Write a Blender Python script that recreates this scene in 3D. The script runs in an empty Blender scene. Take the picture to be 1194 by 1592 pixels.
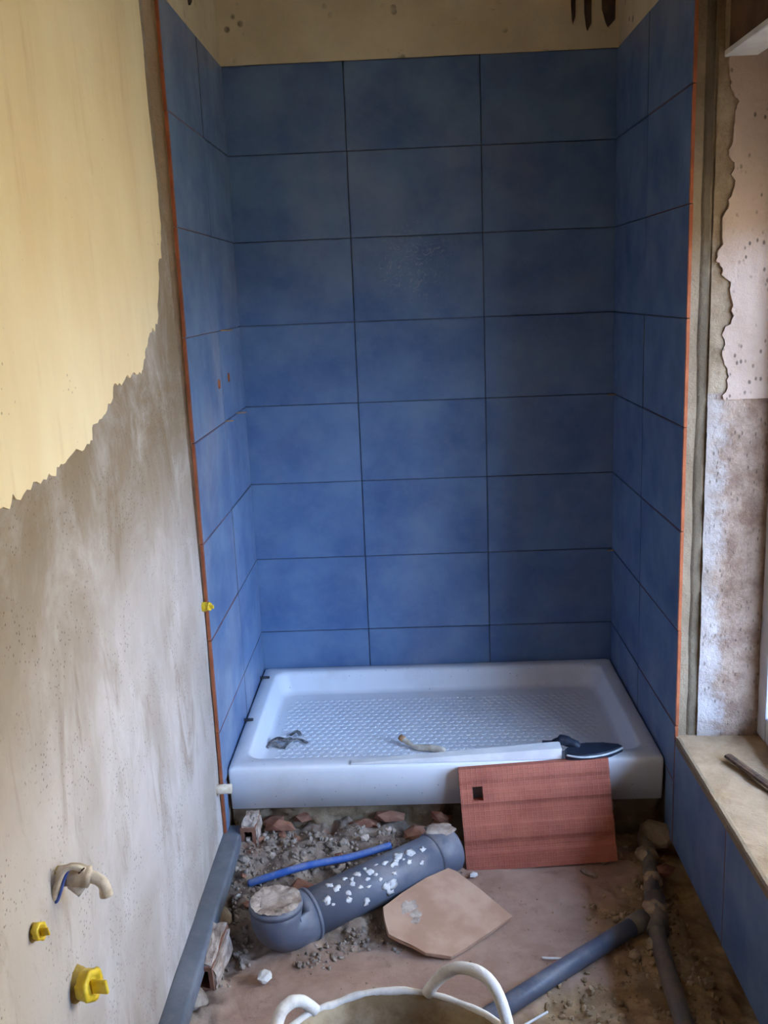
import bpy, bmesh, math, random
from mathutils import Vector, Matrix, Euler, noise as mnoise
R = random.Random(7)
scene = bpy.context.scene
COL = scene.collection

# ------------------------------------------------------------------ camera
cam_d = bpy.data.cameras.new('camera'); cam = bpy.data.objects.new('camera', cam_d); COL.objects.link(cam)
cam_d.sensor_fit = 'HORIZONTAL'; cam_d.sensor_width = 36.0; cam_d.lens = 36.0 * 1519.774 / 1194.0
cam_d.clip_start = 0.02
yaw, pit, rol = -0.030997, 0.220460, -0.040994
fw = Vector((math.sin(yaw) * math.cos(pit), math.cos(yaw) * math.cos(pit), -math.sin(pit)))
rt = Vector((math.cos(yaw), -math.sin(yaw), 0)); up = rt.cross(fw)
r2 = rt * math.cos(rol) + up * math.sin(rol); u2 = up * math.cos(rol) - rt * math.sin(rol)
M = Matrix((r2, u2, -fw)).transposed().to_4x4(); M.translation = Vector((0.51782, -3.07465, 1.21120))
cam.matrix_world = M
scene.camera = cam

# ------------------------------------------------------------------ daylight: open sky above, sunlit earth yard below
SKY_COL, SKY_STR = (0.40, 0.61, 1.0), 29.0
GND_COL, GND_STR = (1.0, 0.74, 0.46), 0.8
world = bpy.data.worlds.new('daylight'); scene.world = world; world.use_nodes = True
nt = world.node_tree; nt.nodes.clear()
tc = nt.nodes.new('ShaderNodeTexCoord'); sx = nt.nodes.new('ShaderNodeSeparateXYZ')
mr = nt.nodes.new('ShaderNodeMapRange'); mr.inputs['From Min'].default_value = -0.06; mr.inputs['From Max'].default_value = 0.06
mx = nt.nodes.new('ShaderNodeMix'); mx.data_type = 'RGBA'
mx.inputs['A'].default_value = tuple(c * GND_STR for c in GND_COL) + (1,)
mx.inputs['B'].default_value = tuple(c * SKY_STR for c in SKY_COL) + (1,)
bg = nt.nodes.new('ShaderNodeBackground'); wo = nt.nodes.new('ShaderNodeOutputWorld')
nt.links.new(tc.outputs['Generated'], sx.inputs[0]); nt.links.new(sx.outputs['Z'], mr.inputs['Value'])
nt.links.new(mr.outputs[0], mx.inputs['Factor']); nt.links.new(mx.outputs['Result'], bg.inputs['Color'])
nt.links.new(bg.outputs[0], wo.inputs[0])

WIN_Y0, WIN_Y1, WIN_Z0, WIN_Z1, WIN_X = -2.25, -0.79, 0.10, 1.68, 1.40
pl = bpy.data.lights.new('window_portal', 'AREA'); pl.shape = 'RECTANGLE'
pl.size = WIN_Z1 - WIN_Z0; pl.size_y = WIN_Y1 - WIN_Y0
pl.cycles.is_portal = True
po = bpy.data.objects.new('window_portal', pl); COL.objects.link(po)
po.location = (WIN_X + 0.05, (WIN_Y0 + WIN_Y1) / 2, (WIN_Z0 + WIN_Z1) / 2); po.rotation_euler = (0, math.radians(90), 0)
# low afternoon sun behind the house: it lights the yard and the added facade across it, never the room directly
sun_d = bpy.data.lights.new('sun', 'SUN'); sun_d.energy = 17.0; sun_d.color = (1.0, 0.86, 0.66); sun_d.angle = 0.01
sun = bpy.data.objects.new('sun', sun_d); COL.objects.link(sun); sun.location = (-4, -2, 7)
sun.rotation_euler = Vector((0.62, 0.12, -0.76)).to_track_quat('-Z', 'Y').to_euler()

vs = scene.view_settings
vs.view_transform = 'Standard'; vs.look = 'None'; vs.gamma = 1.0; vs.use_curve_mapping = False; vs.exposure = 0.0
scene.cycles.use_denoising = True
scene.cycles.max_bounces = 9; scene.cycles.diffuse_bounces = 6; scene.cycles.sample_clamp_indirect = 6.0

# ------------------------------------------------------------------ helpers
W = 1.153
FLOOR = -0.25

def srgb(r, g, b):
    f = lambda c: (c / 255 / 12.92) if c / 255 <= 0.04045 else ((c / 255 + 0.055) / 1.055) ** 2.4
    return (f(r), f(g), f(b), 1.0)

class NT:
    """small wrapper to write node materials"""
    def __init__(s, name):
        s.m = bpy.data.materials.new(name); s.m.use_nodes = True; s.t = s.m.node_tree; s.t.nodes.clear()
        s.out = s.n('ShaderNodeOutputMaterial'); s.b = s.n('ShaderNodeBsdfPrincipled'); s.l(s.b.outputs[0], s.out.inputs[0])
        s.tc = s.n('ShaderNodeTexCoord')
    def n(s, k): return s.t.nodes.new(k)
    def l(s, a, b): s.t.links.new(a, b)
    def coord(s, scale=(1, 1, 1), rot=(0, 0, 0), world=False, rnd=False):
        mp = s.n('ShaderNodeMapping'); mp.inputs['Scale'].default_value = scale; mp.inputs['Rotation'].default_value = rot
        if world:
            g = s.n('ShaderNodeNewGeometry'); s.l(g.outputs['Position'], mp.inputs[0])
        else: s.l(s.tc.outputs['Object'], mp.inputs[0])
        if rnd:
            oi = s.n('ShaderNodeObjectInfo'); mm = s.n('ShaderNodeMath'); mm.operation = 'MULTIPLY'; mm.inputs[1].default_value = 37.0
            s.l(oi.outputs['Random'], mm.inputs[0]); s.l(mm.outputs[0], mp.inputs['Location'])
        return mp.outputs[0]
    def noise(s, scale, detail=5, rough=0.6, vec=None, dist=0.0):
        n = s.n('ShaderNodeTexNoise'); n.inputs['Scale'].default_value = scale; n.inputs['Detail'].default_value = detail
        n.inputs['Roughness'].default_value = rough; n.inputs['Distortion'].default_value = dist
        s.l(vec if vec else s.tc.outputs['Object'], n.inputs['Vector']); return n.outputs['Fac']
    def vor(s, scale, vec=None, feature='F1'):
        n = s.n('ShaderNodeTexVoronoi'); n.feature = feature; n.inputs['Scale'].default_value = scale
        s.l(vec if vec else s.tc.outputs['Object'], n.inputs['Vector']); return n.outputs['Distance']
    def rng(s, v, a, b, c=0.0, d=1.0):
        n = s.n('ShaderNodeMapRange'); n.interpolation_type = 'SMOOTHSTEP'
        for k, x in zip(('From Min', 'From Max', 'To Min', 'To Max'), (a, b, c, d)): n.inputs[k].default_value = x
        s.l(v, n.inputs['Value']); return n.outputs[0]
    def math(s, op, a, b=None):
        n = s.n('ShaderNodeMath'); n.operation = op
        for i, v in enumerate((a, b)):
            if v is None: continue
            if isinstance(v, (int, float)): n.inputs[i].default_value = v
            else: s.l(v, n.inputs[i])
        return n.outputs[0]
    def mix(s, f, a, b):
        n = s.n('ShaderNodeMix'); n.data_type = 'RGBA'
        for k, v in (('Factor', f), ('A', a), ('B', b)):
            if isinstance(v, (int, float)): n.inputs[k].default_value = v
            elif isinstance(v, tuple): n.inputs[k].default_value = v
            else: s.l(v, n.inputs[k])
        return n.outputs['Result']
    def bump(s, h, strength=0.3, dist=0.01, prev=None):
        n = s.n('ShaderNodeBump'); n.inputs['Strength'].default_value = strength; n.inputs['Distance'].default_value = dist
        s.l(h, n.inputs['Height'])
        if prev is not None: s.l(prev, n.inputs['Normal'])
        return n.outputs[0]
    def done(s, col, rough=0.7, normal=None, spec=0.5, metal=0.0):
        for k, v in (('Base Color', col), ('Roughness', rough), ('Metallic', metal), ('Specular IOR Level', spec)):
            if isinstance(v, (int, float, tuple)): s.b.inputs[k].default_value = v
            else: s.l(v, s.b.inputs[k])
        if normal is not None: s.l(normal, s.b.inputs['Normal'])
        return s.m

def simple(name, c1, c2, scale=20, rough=0.8, bump=0.2, bscale=None, dist=0.003, spec=0.4, world=False, lo=0.35, hi=0.65):
    t = NT(name); v = t.coord(world=world, rnd=not world)
    f = t.rng(t.noise(scale, vec=v), lo, hi)
    b = t.bump(t.noise(bscale or scale * 4, vec=v), bump, dist)
    return t.done(t.mix(f, c1, c2), rough, b, spec)

# ---- materials
def mat_blue(name='blue_glaze', film=0.14):
    t = NT(name); w = t.coord(world=True); o = t.coord(rnd=True)
    base = t.mix(t.rng(t.noise(5.5, 6, 0.6, o), 0.28, 0.72), srgb(62, 94, 138), srgb(98, 126, 160))
    base = t.mix(t.rng(t.noise(14, 6, 0.65, o), 0.40, 0.75, 0, 0.40), base, srgb(112, 132, 158))
    # dried grout haze wiped over the glaze; a heavier film also paints in window light
    haze = t.rng(t.noise(3.0, 5, 0.6, t.coord((1, 1, 0.6), world=True), 0.6), 0.45, 0.85, film * 0.25, film * 1.6)
    base = t.mix(haze, base, srgb(168, 160, 162))
    # swirl of plaster scuffs on one tile
    dv = t.n('ShaderNodeVectorMath'); dv.operation = 'DISTANCE'; dv.inputs[1].default_value = (0.545, 0.0, 1.30)
    g = t.n('ShaderNodeNewGeometry'); t.l(g.outputs['Position'], dv.inputs[0])
    sc = t.math('MULTIPLY', t.rng(dv.outputs['Value'], 0.06, 0.15, 1.0, 0.0), t.rng(t.noise(38, 5, 0.7, w, 2.5), 0.52, 0.7))
    base = t.mix(t.math('MULTIPLY', sc, 0.45), base, srgb(185, 180, 185))
    rough = t.rng(t.noise(9, 4, 0.6, w), 0.3, 0.7, 0.33, 0.5)
    return t.done(base, rough, t.bump(t.noise(30, 3, 0.5, o), 0.05, 0.002), 0.5)
def mat_plaster_left():
    t = NT('dirty_grey_plaster'); w = t.coord(world=True)
    st = t.coord((1, 2.2, 1.0), (math.radians(28), 0, 0), world=True)
    base = t.mix(t.rng(t.noise(1.7, 6, 0.6, w), 0.3, 0.7), srgb(158, 145, 134), srgb(186, 178, 174))
    base = t.mix(t.rng(t.noise(2.4, 7, 0.65, st, 0.4), 0.45, 0.72, 0, 0.65), base, srgb(204, 199, 199))
    base = t.mix(t.rng(t.noise(3.1, 7, 0.7, t.coord((1, 2.6, 0.8), (math.radians(35), 0, 0), world=True), 0.8), 0.52, 0.74, 0, 0.75), base, srgb(132, 112, 92))
    base = t.mix(t.rng(t.noise(7, 8, 0.75, st, 0.5), 0.56, 0.76, 0, 0.4), base, srgb(130, 116, 104))
    g = t.n('ShaderNodeNewGeometry'); sp = t.n('ShaderNodeSeparateXYZ'); t.l(g.outputs['Position'], sp.inputs[0])
    band = t.math('MULTIPLY', t.rng(sp.outputs['Z'], 0.50, 1.0), t.rng(t.noise(4, 7, 0.7, w, 0.5), 0.26, 0.60))      # brown damp stain left where the paint came off
    base = t.mix(t.math('MULTIPLY', band, 0.85), base, srgb(126, 106, 78))
    spk = t.math('MULTIPLY', t.rng(t.vor(110, w), 0.10, 0.28, 1.0, 0.0), t.rng(t.noise(9, 4, 0.6, w), 0.44, 0.60))
    base = t.mix(t.math('MULTIPLY', spk, 0.7), base, srgb(80, 66, 56))
    nb = t.bump(t.noise(14, 7, 0.65, w), 0.35, 0.012); nb = t.bump(spk, -0.5, 0.003, nb)
    return t.done(base, 0.85, nb, 0.25)
def mat_paint():
    t = NT('cream_paint'); w = t.coord(world=True)
    base = t.mix(t.rng(t.noise(1.6, 6, 0.6, t.coord((1, 2.5, 1), (0.4, 0, 0), world=True)), 0.3, 0.7), srgb(244, 228, 190), srgb(234, 212, 170))
    base = t.mix(t.rng(t.noise(3, 5, 0.6, t.coord((1, 5, 0.7), (0.2, 0, 0), world=True)), 0.55, 0.75, 0, 0.45), base, srgb(208, 180, 136))
    spk = t.math('MULTIPLY', t.rng(t.vor(50, w), 0.14, 0.07), t.rng(t.noise(3.5, 3, 0.5, w), 0.54, 0.66))
    base = t.mix(t.math('MULTIPLY', spk, 0.7), base, srgb(110, 88, 62))
    return t.done(base, 0.75, t.bump(t.noise(9, 6, 0.6, w), 0.28, 0.012), 0.3)
def mat_rough_mortar(name, c1, c2, c3, pit=True, world=True, sc=6):
    t = NT(name); w = t.coord(world=world, rnd=not world)
    base = t.mix(t.rng(t.noise(sc, 7, 0.65, w), 0.32, 0.68), c1, c2)
    base = t.mix(t.rng(t.noise(sc * 0.6, 6, 0.7, w), 0.5, 0.7, 0, 0.9), base, c3)
    nb = t.bump(t.noise(sc * 7, 6, 0.7, w), 0.6, 0.01)
    if pit:
        p = t.math('MULTIPLY', t.rng(t.vor(75, t.coord((1, 1, 0.6), world=world)), 0.30, 0.14), t.rng(t.noise(12, 3, 0.5, w), 0.42, 0.58))
        base = t.mix(t.math('MULTIPLY', p, 0.75), base, srgb(70, 60, 52)); nb = t.bump(p, -0.9, 0.008, nb)
    return t.done(base, 0.92, nb, 0.15)
def mat_roughcast():
    t = NT('pitted_roughcast'); w = t.coord(world=True)
    base = t.mix(t.rng(t.noise(9, 7, 0.65, w), 0.32, 0.68), srgb(178, 166, 160), srgb(158, 142, 130))
    g = t.n('ShaderNodeNewGeometry'); sp = t.n('ShaderNodeSeparateXYZ'); t.l(g.outputs['Position'], sp.inputs[0])
    old = t.rng(t.math('ADD', sp.outputs['X'], t.math('MULTIPLY', t.math('SUBTRACT', t.noise(9, 7, 0.7, w), 0.5), 0.22)), 1.225, 1.275)   # older brown render away from the corner
    base = t.mix(t.math('MULTIPLY', old, 0.85), base, t.mix(t.rng(t.noise(16, 6, 0.7, w), 0.35, 0.65), srgb(122, 92, 72), srgb(166, 140, 120)))
    p = t.math('MULTIPLY', t.rng(t.vor(80, t.coord((1.3, 1, 0.5), (0, 0.25, 0), world=True)), 0.10, 0.30, 1.0, 0.0), t.rng(t.noise(14, 3, 0.5, w), 0.38, 0.54))
    base = t.mix(t.math('MULTIPLY', p, 0.7), base, srgb(86, 72, 62))
    nb = t.bump(t.noise(55, 6, 0.7, w), 0.8, 0.012); nb = t.bump(p, -0.9, 0.008, nb)
    return t.done(base, 0.92, nb, 0.15)
def mat_upper_plaster():
    t = NT('mouldy_upper_plaster'); w = t.coord(world=True)
    base = t.mix(t.rng(t.noise(3, 6, 0.6, w), 0.3, 0.7), srgb(196, 178, 146), srgb(222, 206, 174))
    g = t.n('ShaderNodeNewGeometry'); sp = t.n('ShaderNodeSeparateXYZ'); t.l(g.outputs['Position'], sp.inputs[0])
    mould = t.math('MULTIPLY', t.rng(t.vor(30, w), 0.34, 0.18), t.rng(t.noise(5, 3, 0.5, w), 0.53, 0.62))
    base = t.mix(t.math('MULTIPLY', mould, 0.75), base, srgb(66, 54, 44))
    base = t.mix(t.rng(t.noise(7, 7, 0.7, t.coord((1, 1, 3), world=True)), 0.6, 0.72, 0, 0.5), base, srgb(110, 92, 70))
    return t.done(base, 0.9, t.bump(t.noise(25, 6, 0.6, w), 0.4, 0.008), 0.2)
def mat_floor():
    t = NT('screed_and_earth'); w = t.coord(world=True)
    at = t.n('ShaderNodeAttribute'); at.attribute_name = 'soil'; sp = t.n('ShaderNodeSeparateColor'); t.l(at.outputs['Color'], sp.inputs[0])
    scr = t.mix(t.rng(t.noise(7, 7, 0.65, w), 0.3, 0.7), srgb(154, 122, 106), srgb(180, 150, 134))
    scr = t.mix(t.rng(t.noise(22, 6, 0.7, w), 0.55, 0.75, 0, 0.6), scr, srgb(116, 90, 74))
    ear = t.mix(t.rng(t.noise(13, 8, 0.7, w), 0.35, 0.68), srgb(146, 118, 88), srgb(192, 164, 128))
    ear = t.mix(t.rng(t.noise(30, 6, 0.7, w), 0.58, 0.7, 0, 0.7), ear, srgb(168, 132, 90))
    rub = t.mix(t.rng(t.noise(16, 8, 0.7, w), 0.35, 0.68), srgb(116, 98, 86), srgb(164, 148, 134))
    rub = t.mix(t.rng(t.noise(9, 6, 0.7, w), 0.57, 0.68, 0, 0.6), rub, srgb(148, 96, 74))
    c = t.mix(sp.outputs[0], scr, ear); c = t.mix(sp.outputs[1], c, rub)
    nb = t.bump(t.noise(60, 7, 0.7, w), 0.5, 0.006)
    return t.done(c, 0.95, nb, 0.12)
def mat_terracotta(name='terracotta', c1=(172, 92, 56), c2=(196, 116, 78)):
    return simple(name, srgb(*c1), srgb(*c2), 18, 0.85, 0.3, 90, 0.002, 0.2)
def mat_white():
    t = NT('white_acrylic'); o = t.coord(world=True)
    dirt = t.rng(t.noise(6, 7, 0.7, o), 0.48, 0.8, 0, 0.30)
    c = t.mix(dirt, srgb(226, 226, 230), srgb(178, 168, 156))
    spk = t.math('MULTIPLY', t.rng(t.vor(40, o), 0.08, 0.04), 0.8)
    c = t.mix(spk, c, srgb(100, 95, 95))
    return t.done(c, t.rng(t.noise(5, 4, 0.5, o), 0.3, 0.7, 0.32, 0.5), None, 0.5)
def mat_pvc(name, c1, c2, dust, amt=0.5):
    t = NT(name); w = t.coord(world=True)
    c = t.mix(t.rng(t.noise(8, 5, 0.6, w), 0.3, 0.7), c1, c2)
    geo = t.n('ShaderNodeNewGeometry'); sp = t.n('ShaderNodeSeparateXYZ'); t.l(geo.outputs['Normal'], sp.inputs[0])
    d = t.math('MULTIPLY', t.rng(sp.outputs['Z'], -0.2, 0.9), t.rng(t.noise(20, 7, 0.7, w), 0.38, 0.75))   # settled dust on top
    c = t.mix(t.math('MULTIPLY', d, amt), c, dust)
    return t.done(c, t.rng(t.noise(20, 4, 0.5, w), 0.3, 0.7, 0.35, 0.6), t.bump(t.noise(120, 3, 0.5, w), 0.08, 0.001), 0.5)
def mat_brick():
    t = NT('scored_hollow_brick'); o = t.coord()
    c = t.mix(t.rng(t.noise(9, 6, 0.6, o), 0.3, 0.7), srgb(158, 88, 72), srgb(182, 108, 88))
    c = t.mix(t.rng(t.noise(5, 6, 0.7, o), 0.58, 0.8, 0, 0.45), c, srgb(196, 150, 134))
    sp = t.n('ShaderNodeSeparateXYZ'); t.l(t.tc.outputs['Object'], sp.inputs[0])
    def lines(v, p):
        m = t.math('ABSOLUTE', t.math('SUBTRACT', t.math('FRACT', t.math('MULTIPLY', v, 1.0 / p)), 0.5)); return t.rng(m, 0.40, 0.5)
    g = t.math('MAXIMUM', lines(sp.outputs['X'], 0.0135), lines(sp.outputs['Z'], 0.0115))
    c = t.mix(t.math('MULTIPLY', g, 0.14), c, srgb(206, 150, 132))
    nb = t.bump(t.noise(80, 5, 0.6, o), 0.2, 0.003); nb = t.bump(g, 0.5, 0.0025, nb)
    return t.done(c, 0.88, nb, 0.2)

MAT = dict(
    blue=mat_blue(), dustylitblue=mat_blue('dusty_lit_blue_glaze', 0.42), terracotta=mat_terracotta('tile_biscuit', (146, 80, 50), (170, 98, 64)), plaster=mat_plaster_left(), paint=mat_paint(),
    mortar=mat_rough_mortar('beige_tile_mortar', srgb(196, 172, 146), srgb(212, 192, 168), srgb(178, 154, 126), False),
    tanmortar=mat_rough_mortar('tan_tile_mortar', srgb(132, 114, 92), srgb(150, 132, 110), srgb(116, 98, 78), False),
    greymortar=mat_rough_mortar('grey_brown_mortar', srgb(92, 78, 62), srgb(112, 98, 80), srgb(80, 68, 54), False),
    brownmortar=mat_rough_mortar('brown_old_mortar', srgb(138, 116, 92), srgb(166, 146, 122), srgb(118, 98, 76), False, True, 12),
    roughcast=mat_roughcast(),
    jambpaint=mat_rough_mortar('pitted_white_paint', srgb(180, 156, 140), srgb(172, 148, 132), srgb(158, 132, 114), True, True, 4),
    sill=mat_rough_mortar('sill_mortar', srgb(150, 126, 98), srgb(172, 148, 122), srgb(132, 106, 80), False, True, 8),
    upper=mat_upper_plaster(), floor=mat_floor(), white=mat_white(),
    joint=simple('dark_joint_adhesive', srgb(74, 74, 82), srgb(104, 98, 98), 30, 0.95, 0.3, world=True),
    wood=simple('brown_shutter_wood', srgb(70, 48, 32), srgb(104, 76, 52), 9, 0.6, 0.2, world=True),
    dark=simple('dark_brown_stain', srgb(58, 44, 36), srgb(92, 72, 56), 14, 0.9, 0.3, world=True),
    brick=mat_brick(), clay=mat_terracotta('broken_clay', (118, 76, 60), (152, 108, 88)),
    pvc=mat_pvc('grey_pvc', srgb(84, 90, 106), srgb(98, 104, 120), srgb(158, 148, 144), 0.55),
    pvcdirty=mat_pvc('soiled_pvc', srgb(92, 84, 76), srgb(116, 106, 94), srgb(142, 124, 102), 0.95),
    strip=mat_pvc('grey_strip', srgb(92, 98, 110), srgb(112, 118, 130), srgb(150, 148, 150), 0.4),
    crust=simple('mortar_crust', srgb(148, 128, 114), srgb(192, 176, 164), 30, 0.95, 0.8, 90, 0.004),
    splash=simple('white_mortar_splash', srgb(196, 194, 196), srgb(222, 218, 214), 60, 0.9, 0.5, 160, 0.003),
    tileback=simple('beige_tile_back', srgb(172, 134, 112), srgb(192, 158, 136), 9, 0.8, 0.2, 70, 0.002, world=True),
    bluehose=mat_pvc('blue_hose', srgb(44, 88, 170), srgb(70, 108, 176), srgb(160, 160, 168), 0.8),
    yellow=simple('yellow_plastic', srgb(214, 178, 30), srgb(236, 208, 72), 40, 0.45, 0.2, 90, 0.002),
    ochre=simple('dusty_yellow_plastic', srgb(170, 140, 64), srgb(200, 172, 96), 40, 0.7, 0.4, 90, 0.003),
    creampipe=simple('dusty_cream_pipe', srgb(188, 168, 142), srgb(220, 206, 188), 40, 0.75, 0.5, 90, 0.003),
    whiteplastic=simple('white_plastic', srgb(214, 212, 212), srgb(232, 230, 228), 12, 0.4, 0.08, 60, 0.001),
    bluewire=simple('blue_wire', srgb(52, 78, 160), srgb(76, 100, 180), 30, 0.4, 0.05),
    navy=simple('navy_black_rubber', srgb(26, 32, 44), srgb(40, 46, 60), 30, 0.55, 0.2, 90, 0.001),
    paleedge=simple('pale_worn_edge', srgb(170, 174, 178), srgb(200, 202, 204), 40, 0.4, 0.1),
    rust=simple('rusty_dark_metal', srgb(58, 42, 34), srgb(92, 66, 48), 40, 0.8, 0.4, 90, 0.001),
    tubin=simple('soiled_tub_rubber', srgb(124, 102, 74), srgb(176, 158, 132), 12, 0.85, 0.5, 60, 0.003),
    tubrim=simple('dusty_white_tub_rim', srgb(196, 192, 190), srgb(226, 222, 218), 26, 0.8, 0.6, 90, 0.003, lo=0.3, hi=0.55),
    stone_a=simple('grey_mortar_chip', srgb(122, 106, 94), srgb(168, 154, 142), 30, 0.95, 0.6, 90, 0.003),
    stone_b=simple('brown_soil_crumb', srgb(146, 120, 92), srgb(188, 162, 130), 30, 0.95, 0.6, 90, 0.003),
    stone_w=simple('white_plaster_chip', srgb(196, 192, 188), srgb(220, 216, 212), 30, 0.95, 0.5, 90, 0.003),
    spacer=simple('tan_wood_spacer', srgb(168, 120, 78), srgb(196, 150, 108), 60, 0.8, 0.2),
    darkspacer=simple('dark_grey_spacer', srgb(44, 44, 50), srgb(70, 68, 72), 60, 0.7, 0.2),
    yard=simple('dry_yard_earth', srgb(150, 126, 92), srgb(170, 146, 110), 2, 0.95, 0.2, world=True),
    facade=simple('cream_facade', srgb(226, 200, 150), srgb(236, 212, 166), 1, 0.9, 0.1, world=True),
    frame=simple('grey_white_window_frame', srgb(180, 178, 186), srgb(196, 194, 200), 8, 0.45, 0.05),
    stain=simple('dark_grout_scrap', srgb(56, 52, 52), srgb(150, 144, 142), 60, 0.9, 0.5, 120, 0.004),
)
def mat_glass():
    t = NT('window_glass'); t.t.nodes.remove(t.b)
    tr = t.n('ShaderNodeBsdfTransparent'); gl = t.n('ShaderNodeBsdfGlossy'); gl.inputs['Roughness'].default_value = 0.03
    m = t.n('ShaderNodeMixShader'); m.inputs[0].default_value = 0.06
    t.l(tr.outputs[0], m.inputs[1]); t.l(gl.outputs[0], m.inputs[2]); t.l(m.outputs[0], t.out.inputs[0]); return t.m
MAT['glass'] = mat_glass()

# ---- object helpers
def tag(o, label=None, cat=None, group=None, kind=None):
    if label: o['label'] = label
    if cat: o['category'] = cat
    if group: o['group'] = group
    if kind: o['kind'] = kind
    return o
def empty(name, loc, label, cat, group=None):
    o = bpy.data.objects.new(name, None); COL.objects.link(o); o.location = loc; o.empty_display_size = 0.05
    return tag(o, label, cat, group)
def link(name, me, parent=None, mats=(), smooth=False):
    o = bpy.data.objects.new(name, me); COL.objects.link(o)
    for m in mats:
        if m: me.materials.append(MAT[m])
    if smooth:
        for p in me.polygons: p.use_smooth = True
    if parent is not None:
        o.parent = parent
        o.matrix_parent_inverse = Matrix.Translation(-Vector(parent.location))   # parts keep world coordinates
    return o
def from_bm(name, bm, parent=None, mats=(), smooth=False):
    bmesh.ops.recalc_face_normals(bm, faces=bm.faces[:])
    me = bpy.data.meshes.new(name); bm.to_mesh(me); bm.free()
    return link(name, me, parent, mats, smooth)
def center(o):
    """move the origin of a mesh thing to its own middle"""
    me = o.data; c = sum((v.co for v in me.vertices), Vector()) / len(me.vertices)
    me.transform(Matrix.Translation(-c)); o.location = o.location + c; return o
def add_box(bm, lo, hi, bev=0.0, seg=1):
    lo, hi = Vector(lo), Vector(hi)
    g = bmesh.ops.create_cube(bm, size=1.0, matrix=Matrix.Translation((lo + hi) / 2) @ Matrix.Diagonal((*(hi - lo), 1)))
    if bev:
        es = list({e for v in g['verts'] for e in v.link_edges})
        bmesh.ops.bevel(bm, geom=es, offset=bev, segments=seg, affect='EDGES', profile=0.5)
def box(name, lo, hi, mat, parent=None, bev=0.0, seg=1, smooth=False):
    bm = bmesh.new(); add_box(bm, lo, hi, bev, seg); return from_bm(name, bm, parent, (mat,), smooth)
def add_tube(bm, pts, rads, seg=16, cap=True, flat=1.0, upv=(0, 0, 1)):
    pts = [Vector(p) for p in pts]; n = len(pts)
    if isinstance(rads, (int, float)): rads = [rads] * n
    rings = []; prev = None
    for i, p in enumerate(pts):
        d = (pts[min(i + 1, n - 1)] - pts[max(i - 1, 0)]).normalized()
        if prev is None:
            a = Vector(upv) - d * Vector(upv).dot(d)
            if a.length < 1e-3: a = Vector((1, 0, 0)) - d * d.x
        else: a = prev - d * prev.dot(d)
        a.normalize(); prev = a; b = d.cross(a)
        rings.append([bm.verts.new(p + (a * math.cos(t) * flat + b * math.sin(t)) * rads[i]) for t in (2 * math.pi * k / seg for k in range(seg))])
    for r0, r1 in zip(rings, rings[1:]):
        for k in range(seg): bm.faces.new((r0[k], r0[(k + 1) % seg], r1[(k + 1) % seg], r1[k]))
    if cap: bm.faces.new(rings[0]); bm.faces.new(rings[-1])
def tube(name, pts, rads, mat, parent=None, seg=16, flat=1.0, smooth=True, upv=(0, 0, 1)):
    bm = bmesh.new(); add_tube(bm, pts, rads, seg, True, flat, upv)
    o = from_bm(name, bm, parent, (mat,), smooth); return o
def prism(name, poly, axis, v0, v1, mat, parent=None, bev=0.0, smooth=False):
    """polygon (2d points) extruded along an axis from v0 to v1"""
    bm = bmesh.new()
    def mk(p, v):
        return {0: (v, p[0], p[1]), 1: (p[0], v, p[1]), 2: (p[0], p[1], v)}[axis]
    a = [bm.verts.new(mk(p, v0)) for p in poly]; b = [bm.verts.new(mk(p, v1)) for p in poly]
    bm.faces.new(a); bm.faces.new(b[::-1])
    for i in range(len(poly)):
        j = (i + 1) % len(poly); bm.faces.new((a[i], a[j], b[j], b[i]))
    if bev: bmesh.ops.bevel(bm, geom=bm.edges[:], offset=bev, segments=1, affect='EDGES')
    return from_bm(name, bm, parent, (mat,), smooth)
def spline(pts, n=8):
    pts = [Vector(p) for p in pts]; out = []
    for i in range(len(pts) - 1):
        p0 = pts[max(i - 1, 0)]; p1 = pts[i]; p2 = pts[i + 1]; p3 = pts[min(i + 2, len(pts) - 1)]
        for k in range(n):
            t = k / n
            out.append(0.5 * (2 * p1 + (p2 - p0) * t + (2 * p0 - 5 * p1 + 4 * p2 - p3) * t * t + (3 * p1 - p0 - 3 * p2 + p3) * t ** 3))
    out.append(pts[-1]); return out
def fbm(x, y, z=0.0, s=1.0):
    return mnoise.fractal(Vector((x * s, y * s, z * s)), 0.8, 2.0, 5)
def jag(pts, amp, sub=6, seed=0.0):
    """roughen an open 2d outline into a torn edge"""
    out = []
    for i in range(len(pts) - 1):
        a, b = Vector(pts[i]), Vector(pts[i + 1]); d = b - a
        nrm = Vector((-d.y, d.x)).normalized()
        for k in range(sub):
            t = k / sub; p = a + d * t
            out.append(tuple(p + nrm * amp * fbm(p.x * 40 + seed, p.y * 40, seed)))
    out.append(tuple(pts[-1])); return out
# ------------------------------------------------------------------ structure
CEIL = 2.50
def struct(o): o['kind'] = 'structure'; return o

# outdoors, out of view: earth yard, added sky-blocking overhang, added cream house across it
struct(box('ground', (1.62, -40, -0.75), (60, 40, -0.60), 'yard'))
struct(box('wall_sky_blocker', (1.60, -4.4, 1.92), (2.35, 1.0, 2.04), 'wood'))  # unseen overhang, added to cut high sky light from the window
struct(box('wall_added_opposite', (4.6, -2.3, -0.60), (8.0, 9.0, 4.2), 'facade'))  # unseen house, added and sized to bounce warm light through the window

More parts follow.
